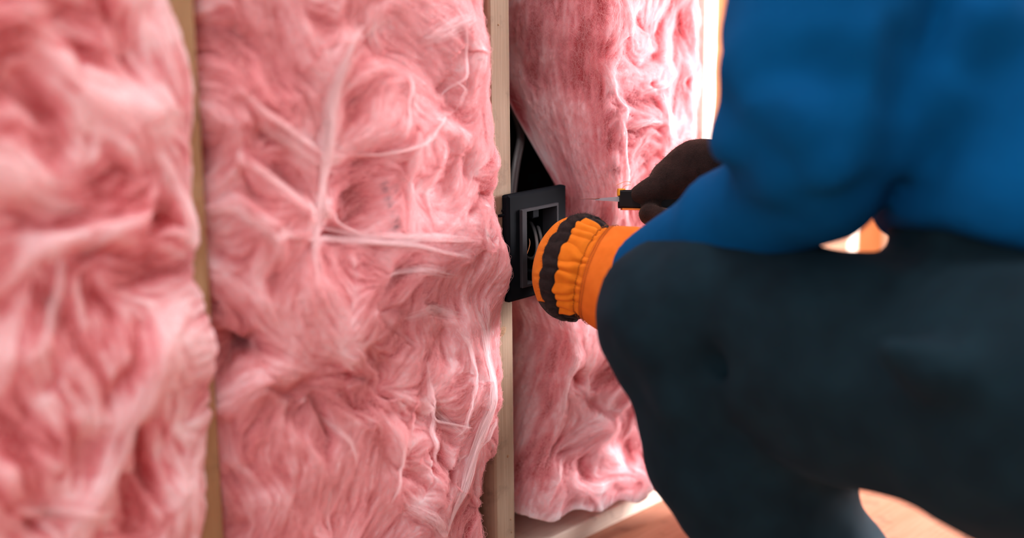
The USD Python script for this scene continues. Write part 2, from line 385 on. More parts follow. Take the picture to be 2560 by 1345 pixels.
def batt(name, label, cols, profile, z_rows, step, strokes, seed, theta0, swirl, amp, side_cols=0, fibres=10000, wisps=(), stain_shades=(), front_y=-0.02, edge_soft=6.0, side_amp=0.35, pale0=0.5, back_in=0.003, zshift=None):
    """profile(z) -> list of (x, y) corners; cols = how many columns per segment. The front is displaced by fibre-shaped relief."""
    z_f = z_rows
    R = len(z_f); C = sum(cols) + 1
    base = np.zeros((R, C, 3))
    for i, z in enumerate(z_f):
        pr = np.array(profile(z)); row = []
        for s_, n in enumerate(cols):
            t = np.arange(n) / n
            row.append(pr[s_] + t[:, None] * (pr[s_ + 1] - pr[s_]))
        row = np.vstack(row + [pr[-1:]])
        base[i, :, :2] = row; base[i, :, 2] = z
    base[..., :2] = gaussian_filter(base[..., :2], (edge_soft, edge_soft, 0), mode="nearest")
    if zshift is not None: base[..., 2] += zshift(base[..., 0], base[..., 2])
    du = np.gradient(base, axis=1); dv = np.gradient(base, axis=0)
    nrm = np.cross(dv, du); nrm /= np.linalg.norm(nrm, axis=2, keepdims=True)
    if nrm[R // 2, C // 2, 1] > 0: nrm = -nrm
    xf = base[R // 2, :, 0]
    front = np.zeros(C); front[side_cols:] = 1.0
    front = gaussian_filter1d(front, 4)

    def to_rc(px, py):
        q = onplane(px, py, 1, front_y)
        r = (q[2] - z_f[0]) / step
        rr = int(np.clip(round(r), 0, R - 1))
        xr = base[rr, side_cols:, 0]
        c = side_cols + np.interp(q[0], np.maximum.accumulate(xr) + 1e-9 * np.arange(len(xr)), np.arange(len(xr)))
        return r, c

    px_m = 3500 / 1.45
    RR, CC = np.meshgrid(np.arange(R, dtype=float), np.arange(C, dtype=float), indexing="ij")
    th = theta0 + swirl * (1.6 * blur_noise((R, C), 55, seed) * 0.5 + 0.55 * blur_noise((R, C), 20, seed + 1) + 0.25 * blur_noise((R, C), 8, seed + 2))
    cx, sz = np.cos(th), np.sin(th)
    if side_cols:
        w = (1 - front)[None]
        cx = cx * (1 - w) + 0.12 * w; sz = sz * (1 - w) + 1.0 * w
    stroke_h = np.zeros((R, C)); pale = np.zeros((R, C)); calm = np.zeros((R, C))
    for st in strokes:
        pts, wpx, hmm, pl = st[:4]
        rc = np.array([to_rc(*p) for p in pts])
        wid = max(wpx / px_m / step, 0.8)
        best = np.full((R, C), 1e9); tx = np.zeros((R, C)); tz = np.zeros((R, C))
        if len(rc) == 1: rc = np.vstack([rc, rc + 0.01])
        r0, r1 = rc[:, 0].min() - 4 * wid, rc[:, 0].max() + 4 * wid
        c0, c1 = rc[:, 1].min() - 4 * wid, rc[:, 1].max() + 4 * wid
        r0, r1, c0, c1 = max(0, int(r0)), min(R, int(r1) + 2), max(0, int(c0)), min(C, int(c1) + 2)
        if r1 <= r0 or c1 <= c0: continue
        sl = (slice(r0, r1), slice(c0, c1))
        wob = 0.55 * wid * blur_noise((R, C), 14, seed + int(pts[0][0]))[sl]
        gr, gc = RR[sl] + wob, CC[sl] + 0.7 * wob
        b = np.full(gr.shape, 1e9); ax = np.zeros(gr.shape); az = np.zeros(gr.shape)
        for (ra, ca), (rb, cb) in zip(rc[:-1], rc[1:]):
            ab = np.array([rb - ra, cb - ca]); L2 = ab @ ab + 1e-9
            t = np.clip(((gr - ra) * ab[0] + (gc - ca) * ab[1]) / L2, 0, 1)
            d = np.hypot(gr - ra - t * ab[0], gc - ca - t * ab[1])
            u = d < b; b[u] = d[u]; ax[u] = ab[1] / math.sqrt(L2); az[u] = ab[0] / math.sqrt(L2)
        g = np.exp(-0.5 * (b / wid) ** 2)
        stroke_h[sl] += hmm * (0.00058 if hmm > 0 else 0.00085) * g
        pale[sl] += pl * (1.5 if pl > 0 else 1.9) * np.exp(-0.5 * (b / (1.25 * wid)) ** 2)  # pale strands and painted light; below zero, painted shade in the hollows
        if wpx > 60: continue
        calm[sl] = np.maximum(calm[sl], (g if hmm > 0 else 0.3 * g))
        if len(pts) > 1:
            sg = np.sign(ax * cx[sl] + az * sz[sl]); sg[sg == 0] = 1
            k = np.exp(-0.5 * (b / (1.6 * wid)) ** 2)
            cx[sl] = cx[sl] * (1 - k) + k * sg * ax; sz[sl] = sz[sl] * (1 - k) + k * sg * az
    nl = np.hypot(cx, sz) + 1e-9; cx, sz = cx / nl, sz / nl
    mm = 0.001 / step
    A = lic(blur_noise((R, C), 9 * mm, seed + 3), cx, sz, int(26 * mm))
    B = lic(blur_noise((R, C), 3.4 * mm, seed + 4), cx, sz, int(17 * mm))
    D = lic(blur_noise((R, C), 1.2 * mm, seed + 5), cx, sz, int(12 * mm))
    E_ = lic(blur_noise((R, C), 0.75 * mm, seed + 6), cx, sz, int(9 * mm))
    big = blur_noise((R, C), 26 * mm, seed + 7)
    h = amp * (0.0060 * big + 0.0036 * (0.7 * A - 0.35 * np.abs(A) + 0.3) + 0.0017 * (0.7 * B - 0.25 * np.abs(B)) * (1 - 0.5 * calm) + 0.0008 * D + 0.0004 * E_)
    if side_cols:
        h *= (side_amp + (1 - side_amp) * front)[None]
        h += ((1 - front) * 0.0005)[None] * E_
    fade = np.clip(np.minimum(np.arange(C), np.arange(C)[::-1]) / 26.0, 0, 1)
    h = h * fade + stroke_h * np.clip(front, 0, 1)[None] * fade
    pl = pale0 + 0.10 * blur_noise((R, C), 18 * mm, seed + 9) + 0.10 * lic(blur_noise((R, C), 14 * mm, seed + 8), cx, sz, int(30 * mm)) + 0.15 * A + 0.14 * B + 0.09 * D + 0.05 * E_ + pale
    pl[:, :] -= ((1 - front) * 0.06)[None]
    stain_shade = np.zeros((R, C))  # dirt smudges, and shade painted into a hollow
    for px, py, rx, rz, s_ in stain_shades:
        r, c = to_rc(px, py)
        g = np.exp(-0.5 * (((RR - r) * step * px_m / rz) ** 2 + ((CC - c) * step * px_m / rx) ** 2))
        stain_shade = np.maximum(stain_shade, s_ * g * np.clip(0.6 + 0.6 * D + 0.4 * B, 0, 1))
    surf = base + nrm * h[..., None]
    # taller rows above the frame repeat the relief
    extra_z = np.arange(z_f[-1] + 0.012, 2.396, 0.012)
    n_last = surf[-1]
    tri = np.abs(((np.arange(len(extra_z)) + 1) * 9 + R - 1) % (2 * (R - 1)) - 0)
    tri = np.where(tri > R - 1, 2 * (R - 1) - tri, tri)
    sub = slice(0, C, 3)
    top = np.zeros((len(extra_z) + 1, len(range(C)[sub]), 3))
    top[0] = surf[-1][sub]
    for i, z in enumerate(extra_z):
        top[i + 1] = base[-1][sub] + nrm[-1][sub] * h[tri[i]][sub, None]; top[i + 1, :, 2] = z
    v = np.vstack([surf.reshape(-1, 3), top.reshape(-1, 3)])
    f1 = grid_faces(R, C); f2 = grid_faces(top.shape[0], top.shape[1]) + R * C
    # back and bottom so that the batt is a thick slab
    back_y = 0.132
    nb = len(v)
    L1, L2 = surf[:, 0].copy(), surf[:, -1].copy(); L1[:, 1] = L2[:, 1] = back_y; L1[:, 0] += back_in
    T1, T2 = top[1:, 0].copy(), top[1:, -1].copy(); T1[:, 1] = T2[:, 1] = back_y; T1[:, 0] += back_in
    bl, br = np.vstack([L1, T1]), np.vstack([L2, T2]); H = len(bl)
    v = np.vstack([v, bl, br])
    TC = top.shape[1]
    e0 = np.r_[np.arange(R) * C, R * C + (np.arange(len(extra_z)) + 1) * TC]
    e1 = np.r_[np.arange(R) * C + C - 1, R * C + (np.arange(len(extra_z)) + 1) * TC + TC - 1]
    i1, i2 = nb + np.arange(H), nb + H + np.arange(H)
    f3 = []
    for p_, q_ in ((i1, e0), (e1, i2), (i2, i1)):
        f3 += [np.c_[p_[:-1], q_[:-1], q_[1:]], np.c_[p_[:-1], q_[1:], p_[1:]]]
    rim = np.arange(C)
    f3 += [np.c_[np.full(C - 1, i1[0]), rim[1:], rim[:-1]], [[i1[0], i2[0], C - 1]]]
    ff = np.vstack([f1, f2] + f3)
    t = thing(name, label, "insulation")
    ms = part(t, "wool_slab", (v, ff[:, ::-1]), M_pink, True)
    def prim(name_, a, fill):
        x = np.full(len(v), fill, np.float32); x[:R * C] = a.ravel()
        x[R * C:R * C + top.shape[0] * top.shape[1]] = np.vstack([a[-1][sub][None]] + [a[t_][sub][None] for t_ in tri]).ravel()
        UsdGeom.PrimvarsAPI(ms).CreatePrimvar(name_, T.FloatArray, "vertex").Set(Vt.FloatArray.FromNumpy(x))
    prim("pale", np.clip(pl, 0, 1.2), 0.5); prim("stain_shade", stain_shade, 0.0)
    # loose fibres lying on and lifting off the wool
    rg = np.random.default_rng(seed + 50)
    N, K = fibres, 9
    r = rg.uniform(4, R - 5, N); c = rg.uniform(14, C - 15, N)
    ln = rg.uniform(5, 26, N) * 0.001 / step / K
    pts = np.zeros((N, K, 3)); lift = (rg.gamma(1.5, 0.0008, N) + 0.0002) * np.clip(np.minimum(c, C - 1 - c) / 90.0, 0.1, 1)
    jit = rg.normal(0, 0.40, N); cur = rg.normal(0, 0.13, N)
    for k in range(K):
        q = [np.clip(r, 0, R - 1), np.clip(c, 0, C - 1)]
        for a in range(3):
            pts[:, k, a] = map_coordinates(surf[..., a], q, order=1) + map_coordinates(nrm[..., a], q, order=1) * (lift * (0.15 + math.sin(math.pi * (k + 0.3) / K)))
        b_, a_ = map_coordinates(cx, q, order=1), map_coordinates(sz, q, order=1)
        ca, sa = np.cos(jit + cur * k), np.sin(jit + cur * k)
        c = c + ln * (b_ * ca - a_ * sa); r = r + ln * (b_ * sa + a_ * ca)
    wd = rg.uniform(0.00008, 0.00019, N)
    tone = np.clip(rg.normal(0.55, 0.22, N), 0, 1)
    lists = [(pts, wd, tone)]
    # wisps: bundles of fibres drawn out along one line and standing off the wool
    for wp in wisps:
        line, wpx, n, lf, bright = wp
        rc = np.array([to_rc(*p) for p in line]); t_ = np.r_[0, np.cumsum(np.hypot(*np.diff(rc, axis=0).T))]
        K2 = 16
        pp = np.zeros((n, K2, 3))
        s0 = rg.uniform(0, 0.45, n); s1 = rg.uniform(0.55, 1.0, n)
        off = rg.normal(0, 0.5, (n, 2)) * wpx / px_m / step
        wav = rg.normal(0, 0.25, n) * wpx / px_m / step; ph = rg.uniform(0, 6, n)
        lf_ = lf * 0.001 * rg.uniform(0.35, 1.0, n)
        for k in range(K2):
            u = s0 + (s1 - s0) * k / (K2 - 1)
            taper = np.sin(np.pi * np.clip(u, 0.02, 0.98)) ** 0.4
            rr = np.interp(u, t_ / t_[-1], rc[:, 0]) + off[:, 0] * taper + wav * np.sin(ph + 5 * u)
            c2 = np.interp(u, t_ / t_[-1], rc[:, 1]) + off[:, 1] * taper + wav * np.cos(ph + 4 * u)
            q = [np.clip(rr, 0, R - 1), np.clip(c2, 0, C - 1)]
            hs = gaussian_filter(h, 3 * mm) if k == 0 else hs
            for a in range(3):
                pp[:, k, a] = map_coordinates(base[..., a], q, order=1) + map_coordinates(nrm[..., a], q, order=1) * (np.maximum(map_coordinates(hs, q, order=1), map_coordinates(h, q, order=1)) + lf_ * taper)
        pp[:, 1:-1] = 0.25 * pp[:, :-2] + 0.5 * pp[:, 1:-1] + 0.25 * pp[:, 2:]
        lists.append((pp, rg.uniform(0.00012, 0.00026, n), np.clip(rg.normal(bright, 0.12, n), 0, 1)))
    for nm, ls in (("loose_fibre", lists[:1]), ("drawn_wisp", lists[1:])):
        if not ls: continue
        bc = UsdGeom.BasisCurves.Define(stage, numbered(f"{t.GetPath()}/{nm}"))
        allp = np.vstack([p.reshape(-1, 3) for p, _, _ in ls]).astype(np.float32)
        cnt = np.concatenate([np.full(len(p), p.shape[1], np.int32) for p, _, _ in ls])
        wds = np.concatenate([np.repeat(w, p.shape[1]) for p, w, _ in ls]).astype(np.float32)
        bc.CreatePointsAttr(Vt.Vec3fArray.FromNumpy(allp)); bc.CreateCurveVertexCountsAttr(Vt.IntArray.FromNumpy(cnt))
        bc.CreateTypeAttr("linear"); bc.CreateWidthsAttr(Vt.FloatArray.FromNumpy(wds)); bc.SetWidthsInterpolation("vertex")
        UsdShade.MaterialBindingAPI.Apply(bc.GetPrim()).Bind(M_fibre if nm == 'loose_fibre' else M_wisp)
        keys(bc.GetPrim(), None, None, None, "stuff")
    return t


def lerp_keys(z, table):
    a = np.array(table, float)[::-1]
    return [np.interp(z, a[:, 0], a[:, k]) for k in range(1, a.shape[1])]


# --- the middle batt, between the first and the second stud in view
def prof_mid(z):
    xe, ye = lerp_keys(z, [(0.80, -0.042, 0.0), (0.50, -0.040, -0.001), (0.44, -0.036, -0.003), (0.36, -0.028, -0.006), (0.28, -0.033, -0.004), (0.19, -0.034, -0.004), (0.15, -0.024, -0.006), (0.135, -0.044, 0.004), (0.0, -0.046, 0.010)])
    return [(-0.4045, 0.06), (-0.402, 0.006), (-0.375, -0.022), (-0.21, -0.026), (-0.075, -0.022), (xe - 0.006, ye - 0.006), (xe, ye), (min(xe - 0.004, -0.035), 0.02), (min(xe - 0.006, -0.036), 0.07)]


ST_MID = [  # (pixels of the line, half width px, relief mm, paleness with some light and shade painted in)
    ([(905, 60), (850, 110), (815, 180), (800, 260), (797, 350)], 26, 6, .34), ([(800, 330), (803, 430), (790, 520), (785, 600), (775, 680), (758, 750)], 34, 8, .42),
    ([(720, 0), (745, 60), (772, 120), (790, 175)], 16, 5, .22), ([(905, 60), (960, 20), (1010, -10)], 16, 4, .12), ([(640, 0), (700, 90), (770, 230)], 26, 5, .05),
    ([(830, 388), (930, 385), (990, 370), (1040, 345)], 4, 3, .35), ([(1040, 345), (1090, 292), (1135, 285)], 4, 3, .3),
    ([(612, 235), (655, 290), (720, 335), (790, 380)], 7, 4, .18), ([(640, 310), (700, 350), (780, 410)], 6, 3, .15), ([(610, 400), (690, 460), (770, 520)], 12, 5, .16),
    ([(680, 588), (800, 598), (1000, 606), (1160, 640)], 7, 4, .2), ([(820, 575), (900, 590), (1060, 590), (1180, 600)], 7, 4, .16), ([(815, 520), (860, 560), (905, 590)], 4, 3, .25), ([(910, 545), (870, 575)], 3, 3, .25),
    ([(1188, 770), (1200, 850), (1207, 930), (1197, 1020), (1180, 1100), (1158, 1180), (1130, 1265), (1100, 1345)], 22, 9, .34),
    ([(1125, 812), (1150, 860), (1158, 930), (1150, 1010)], 11, 5, .3), ([(1050, 1000), (1090, 1052), (1160, 1065)], 6, 5, .3), ([(1200, 760), (1215, 640), (1205, 520)], 16, 4, -.02),
    ([(540, 640), (600, 700), (640, 760)], 30, 8, .05), ([(560, 540), (600, 520), (660, 580), (690, 650)], 18, 8, .12), ([(600, 340), (590, 400), (560, 460)], 20, 7, .16), ([(560, 260), (600, 320)], 26, 7, .06),
    ([(800, 730), (850, 800), (900, 760)], 40, 9, .12), ([(940, 720), (900, 780), (870, 830)], 26, 6, .08), ([(780, 960), (850, 1000), (940, 1060), (972, 1130)], 22, 8, .05), ([(972, 1060), (978, 1160), (960, 1250)], 14, 6, .14),
    ([(640, 960), (600, 1010), (570, 1020)], 26, 8, .14), ([(700, 900), (760, 930), (840, 930)], 24, 6, .05), ([(860, 900), (930, 980), (1000, 1010)], 16, 7, .06), ([(560, 760), (580, 820), (560, 900)], 22, 6, .04),
    ([(1030, 340), (1010, 460), (1000, 560)], 18, 6, .06), ([(1085, 310), (1130, 340), (1150, 400), (1130, 480)], 14, 7, .10), ([(1130, 130), (1145, 210), (1110, 240)], 12, 5, .2), ([(1000, 40), (1080, 100), (1150, 160)], 36, 6, .22), ([(1150, 20), (1180, 120), (1170, 200)], 26, 6, .22), ([(1200, 60), (1215, 200), (1215, 320)], 14, 3, .08),
    ([(1010, 190), (1000, 280), (980, 340)], 10, 5, .14), ([(930, 150), (1000, 160), (1060, 200)], 30, 5, .14), ([(1060, 1160), (1100, 1250), (1090, 1340)], 14, 6, .12), ([(1190, 1090), (1225, 1060), (1240, 1050)], 8, 6, .14), ([(1000, 1240), (1040, 1300), (1100, 1340)], 22, 5, .16),
    ([(1100, 400), (1060, 480), (1070, 560), (1130, 560)], 10, 4, .05), ([(1160, 520), (1100, 580)], 10, 5, .08), ([(880, 1080), (850, 1160), (830, 1260)], 12, 5, .08), ([(700, 1080), (760, 1180), (760, 1300)], 20, 6, .06), ([(640, 1100), (600, 1200), (620, 1300)], 18, 6, .04), ([(590, 1170), (600, 1260)], 8, 4, .12),
    ([(1085, 20), (1120, 260), (1110, 560), (1100, 900), (1090, 1345)], 90, .01, .2), ([(1130, 20), (1170, 140), (1150, 260)], 61, .01, .12),  # broad pale wash, brighter light on the right side painted in
    # hollows and creases, their shade deepened in the colour
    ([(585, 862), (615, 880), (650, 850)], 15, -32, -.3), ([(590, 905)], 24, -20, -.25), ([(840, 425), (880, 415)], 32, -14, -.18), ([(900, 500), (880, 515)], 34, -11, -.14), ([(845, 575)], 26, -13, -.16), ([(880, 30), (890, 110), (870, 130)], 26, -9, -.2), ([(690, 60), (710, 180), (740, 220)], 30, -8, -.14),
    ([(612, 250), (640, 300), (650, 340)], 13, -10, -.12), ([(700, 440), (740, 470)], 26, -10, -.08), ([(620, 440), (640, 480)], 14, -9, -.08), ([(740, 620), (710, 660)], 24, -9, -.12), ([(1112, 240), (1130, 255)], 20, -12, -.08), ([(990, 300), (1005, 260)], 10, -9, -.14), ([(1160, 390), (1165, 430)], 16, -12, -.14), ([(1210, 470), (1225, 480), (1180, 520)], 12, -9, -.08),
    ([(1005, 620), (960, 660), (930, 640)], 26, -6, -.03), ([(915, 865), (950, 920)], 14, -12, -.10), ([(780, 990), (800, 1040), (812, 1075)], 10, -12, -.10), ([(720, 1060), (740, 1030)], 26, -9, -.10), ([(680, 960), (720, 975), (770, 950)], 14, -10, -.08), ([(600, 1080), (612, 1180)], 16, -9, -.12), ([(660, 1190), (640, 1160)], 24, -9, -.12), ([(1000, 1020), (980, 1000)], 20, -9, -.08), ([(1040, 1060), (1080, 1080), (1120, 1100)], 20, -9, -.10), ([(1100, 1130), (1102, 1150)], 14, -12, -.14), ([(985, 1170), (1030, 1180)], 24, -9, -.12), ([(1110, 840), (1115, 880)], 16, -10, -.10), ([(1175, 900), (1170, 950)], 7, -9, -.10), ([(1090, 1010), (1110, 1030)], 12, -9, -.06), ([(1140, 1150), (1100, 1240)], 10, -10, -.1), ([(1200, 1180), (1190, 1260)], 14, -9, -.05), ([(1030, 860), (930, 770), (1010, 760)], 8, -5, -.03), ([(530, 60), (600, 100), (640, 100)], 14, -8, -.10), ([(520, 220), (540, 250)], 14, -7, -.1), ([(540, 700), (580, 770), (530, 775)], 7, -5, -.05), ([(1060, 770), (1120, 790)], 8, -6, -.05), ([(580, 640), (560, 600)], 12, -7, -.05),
]
W_MID = [([(905, 60), (850, 110), (815, 180), (800, 260), (797, 380), (803, 440), (790, 520), (785, 600), (770, 700)], 16, 260, 5, .8), ([(825, 390), (930, 386), (990, 370), (1040, 345), (1090, 292), (1135, 285)], 2.5, 30, 7, .9), ([(612, 235), (655, 290), (720, 335), (800, 385)], 9, 50, 6, .75), ([(640, 310), (700, 350), (785, 420)], 9, 40, 6, .7), ([(610, 400), (690, 460), (775, 530)], 12, 50, 6, .7),
         ([(680, 588), (800, 598), (1000, 606), (1170, 645)], 7, 80, 5, .78), ([(820, 570), (900, 590), (1060, 590), (1190, 600)], 9, 60, 5, .7), ([(815, 520), (860, 560), (910, 595)], 3, 20, 6, .85), ([(1188, 760), (1200, 850), (1207, 930), (1197, 1020), (1180, 1100), (1158, 1180), (1130, 1265), (1100, 1345)], 17, 420, 5, .82), ([(1125, 812), (1150, 860), (1158, 930), (1150, 1010)], 8, 110, 5, .8), ([(1050, 1000), (1090, 1052), (1165, 1066)], 4, 40, 8, .85),
         ([(1142, 60), (1150, 190), (1105, 245)], 5, 30, 6, .9), ([(1138, 285), (1150, 225), (1120, 190)], 2, 10, 9, .95), ([(1010, 180), (1000, 290), (970, 340)], 6, 40, 5, .8), ([(1040, 100), (1120, 60), (1180, 40)], 22, 110, 6, .85), ([(1190, 1120), (1225, 1075), (1248, 1050)], 12, 60, 8, .8), ([(1150, 960), (1150, 1060), (1130, 1100)], 6, 40, 6, .8), ([(960, 1080), (980, 1160), (965, 1260)], 10, 70, 4, .75), ([(800, 1040), (850, 1100), (870, 1160)], 6, 40, 5, .75), ([(1060, 900), (1060, 990), (1150, 1090)], 10, 60, 5, .7), ([(560, 560), (600, 520), (660, 585), (690, 660)], 12, 50, 5, .7), ([(1000, 1260), (1060, 1290), (1100, 1345)], 16, 110, 6, .85), ([(1085, 1160), (1070, 1080), (1100, 1010)], 10, 60, 6, .75), ([(1210, 740), (1218, 860), (1212, 1000)], 12, 120, 4, .8), ([(1010, 800), (1070, 770), (1160, 790)], 12, 70, 5, .72), ([(930, 690), (1040, 670), (1150, 690)], 10, 60, 5, .72)]
z_mid = np.arange(0.032, 0.72, 0.0012)
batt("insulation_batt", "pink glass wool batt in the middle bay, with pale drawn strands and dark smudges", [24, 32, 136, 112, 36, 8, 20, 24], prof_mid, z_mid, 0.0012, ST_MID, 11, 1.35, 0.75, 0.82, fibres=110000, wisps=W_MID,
     pale0=.56, stain_shades=[(958, 500, 9, 26, .7), (968, 560, 12, 24, .75), (985, 590, 16, 12, .7), (955, 470, 8, 14, .7), (1010, 470, 8, 30, .35), (590, 880, 26, 20, .25), (975, 470, 16, 10, .4)])  # dirt smudges, plus shade painted into the deep hollow at the left


# --- the near batt, left of the first stud in view
def prof_near(z):
    xe, = lerp_keys(z, [(0.80, -0.430, ), (0.64, -0.428), (0.58, -0.422), (0.50, -0.419), (0.38, -0.417), (0.32, -0.418), (0.285, -0.424), (0.255, -0.431), (0.22, -0.437), (0.0, -0.440)])
    return [(-0.80, 0.06), (-0.79, -0.012), (-0.63, -0.026), (-0.50, -0.026), (xe - 0.012, -0.012), (xe, -0.004), (min(xe, -0.4405), 0.03), (-0.441, 0.06)]


ST_NEAR = [([(60, 80), (140, 160), (220, 240), (330, 310)], 26, 10, .10), ([(20, 200), (50, 240), (100, 300)], 20, -12, -.14), ([(180, 330), (186, 390)], 16, 6, .5), ([(380, 820), (350, 960), (310, 1090), (240, 1230), (190, 1300)], 34, 13, .18), ([(150, 610), (145, 740), (100, 850), (30, 920)], 30, 11, .12), ([(200, 1140), (190, 1170)], 30, -18, -.30), ([(345, 820), (310, 930), (270, 1000)], 16, -13, -.20), ([(160, 740), (190, 860), (210, 1000)], 40, -10, -.18), ([(335, 1080), (345, 1180), (400, 1260)], 14, -12, -.2), ([(400, 1110), (420, 1180)], 40, 9, .05), ([(460, 1220), (470, 1280)], 28, 10, .14), ([(340, 700), (420, 680), (470, 670)], 26, -6, -.2), ([(270, 450), (300, 420)], 40, -10, -.14), ([(150, 50), (180, 60)], 40, -9, -.18), ([(320, 50), (340, 110)], 36, -12, -.25), ([(400, 60), (430, 200), (440, 260)], 40, 10, .14), ([(380, 380), (440, 440), (470, 520)], 40, 9, .10), ([(60, 640), (120, 600), (190, 600)], 14, 6, .18), ([(160, 650), (280, 670)], 16, -9, -.16), ([(120, 320), (140, 350)], 30, -9, -.15), ([(290, 900), (300, 960)], 10, 6, .14), ([(60, 1000), (110, 1080), (100, 1200)], 40, -9, -.14), ([(40, 1280), (160, 1270), (260, 1280)], 12, 7, .14), ([(20, 460), (120, 520), (200, 520)], 34, 9, .12), ([(380, 570), (400, 560)], 16, -9, -.16), ([(40, 1320), (60, 1330)], 40, -9, -.15), ([(340, 1230), (350, 1280)], 20, 8, .05), ([(350, 540), (260, 560), (200, 640)], 18, 7, .1), ([(300, 370), (340, 420)], 10, 6, .1)]  # negative paleness darkens the hollows as painted shade
z_near = np.arange(0.15, 0.74, 0.0016)
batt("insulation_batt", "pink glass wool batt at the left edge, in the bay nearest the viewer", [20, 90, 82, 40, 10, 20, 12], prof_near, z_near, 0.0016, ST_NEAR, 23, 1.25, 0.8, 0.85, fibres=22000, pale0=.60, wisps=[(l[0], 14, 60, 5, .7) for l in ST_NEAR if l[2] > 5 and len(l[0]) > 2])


# --- the far batt, pulled out beside the electrical box
def prof_far(z):
    xl, p, yb = lerp_keys(z, [(0.80, .095, .045, .12), (0.65, .095, .045, .12), (0.56, .105, .047, .115), (0.515, .110, .05, .09), (0.47, .118, .05, .062), (0.425, .133, .050, .040), (0.40, .142, .042, .042), (0.345, .150, .030, .06), (0.328, .14, .03, .06), (0.315, .055, .012, .11), (0.267, .072, .030, .12), (0.19, .060, .022, .12), (0.11, .042, .012, .12), (0.06, .034, .010, .12), (0.0, .034, .008, .12)])
    q = np.clip((z - 0.15) / 0.2, 0, 1)
    xs = 0.296 + 0.01 * math.sin(z * 22)
    return [(xl - 0.004, yb), (xl, -p + 0.008), (xl + 0.010, -p), (0.20, -0.034 - 0.014 * q), (xs, -0.030 - 0.012 * q), (xs + 0.012, -0.012 + 0.012 * q), (0.352, -0.008), (0.371, 0.014), (0.3725, 0.06)]


ST_FAR = [([(1512, 160), (1530, 220), (1556, 262), (1552, 300)], 10, 7, .16), ([(1545, 300), (1550, 370), (1568, 440), (1570, 480)], 10, 7, .12), ([(1600, 30), (1640, 60), (1650, 90)], 14, -8, -.15), ([(1560, 130), (1600, 170), (1640, 150)], 12, -7, -.1), ([(1590, 235), (1640, 215), (1680, 180)], 6, 6, .2), ([(1560, 320), (1600, 305), (1635, 310)], 7, 7, .2), ([(1565, 330), (1610, 318), (1640, 325)], 7, -8, -.2), ([(1600, 340), (1590, 400)], 10, -8, -.15), ([(1668, 85), (1675, 60)], 8, -7, -.15), ([(1620, 205)], 8, -12, -.3), ([(1580, 100), (1560, 60)], 18, 5, .1), ([(1660, 140), (1680, 100)], 10, 6, .12), ([(1540, 240), (1580, 260)], 14, -6, -.1), ([(1640, 260), (1650, 330), (1660, 360)], 20, 6, .14), ([(1730, 40), (1735, 120)], 16, -6, -.12), ([(1728, 205)], 10, -8, -.3), ([(1720, 170), (1725, 190)], 10, 5, .2), ([(1720, 250), (1728, 330)], 10, 5, .12), ([(1745, 130), (1750, 260)], 6, 4, .1),
          ([(1440, 870), (1470, 900), (1460, 950)], 10, 7, .2), ([(1480, 940), (1490, 960)], 12, -14, -.25), ([(1420, 930), (1400, 1000), (1390, 1080)], 14, 6, .05), ([(1400, 1160), (1402, 1210), (1406, 1260)], 8, -9, -.2), ([(1418, 1240), (1415, 1300)], 12, 9, .14), ([(1462, 1170), (1450, 1210), (1436, 1240)], 8, 7, .2), ([(1495, 1190), (1500, 1230)], 14, -12, -.22), ([(1470, 1150), (1480, 1210)], 14, -7, -.12), ([(1545, 1160), (1570, 1180)], 12, 6, .26), ([(1500, 1110), (1540, 1080)], 24, 6, .1), ([(1480, 1230), (1500, 1270)], 12, 7, .25), ([(1550, 1230), (1600, 1210)], 26, 7, .16), ([(1440, 1030), (1440, 1100)], 12, 5, .1), ([(1470, 1000), (1500, 1020)], 18, 5, .12), ([(1600, 1120), (1610, 1170)], 14, -7, -.15), ([(1560, 1255)], 14, -6, -.15), ([(1530, 1010), (1560, 1060)], 14, -6, -.1), ([(1410, 490), (1450, 520), (1480, 530)], 16, 5, .1), ([(1490, 440)], 10, -8, -.3)]  # shade of the hollows is put into their negative paleness
z_far = np.arange(0.036, 0.72, 0.0012)
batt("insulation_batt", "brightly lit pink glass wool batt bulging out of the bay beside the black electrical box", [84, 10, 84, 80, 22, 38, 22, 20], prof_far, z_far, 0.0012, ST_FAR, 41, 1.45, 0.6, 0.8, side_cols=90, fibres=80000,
     wisps=[(l[0], 8, 40, 4, .8) for l in ST_FAR if l[2] > 5 and len(l[0]) > 2], front_y=-0.045, stain_shades=[(1490, 435, 12, 14, .6)], edge_soft=5, pale0=.62, back_in=0.10, zshift=lambda x, z: 0.020 * np.clip(1 - (x - 0.03) / 0.20, -0.35, 1) * np.clip((0.13 - z) / 0.09, 0, 1) + 0.004 * np.sin(x * 90) * np.clip((0.09 - z) / 0.05, 0, 1))  # one dark spot near the left edge of the batt

# ------------------------------------------------------------------ electrical box and cables
eb = thing("electrical_box", "black plastic electrical box with wide flange, open on grey wires, beside the orange glove", "electrical box")
zt, zb = onplane(1278, 487, 1, -0.010)[2], onplane(1281, 755, 1, -0.010)[2]
fx0, fx1 = onplane(1269, 600, 1, -0.010)[0], onplane(1269, 600, 1, -0.010)[0] + 0.101
ox0, ox1 = onplane(1297, 620, 1, -0.010)[0], onplane(1386, 560, 1, -0.010)[0] + 0.002
oz1, oz0 = onplane(1300, 523, 1, -0.010)[2], onplane(1305, 718, 1, -0.010)[2]
fy0, fy1 = -0.0115, -0.0005


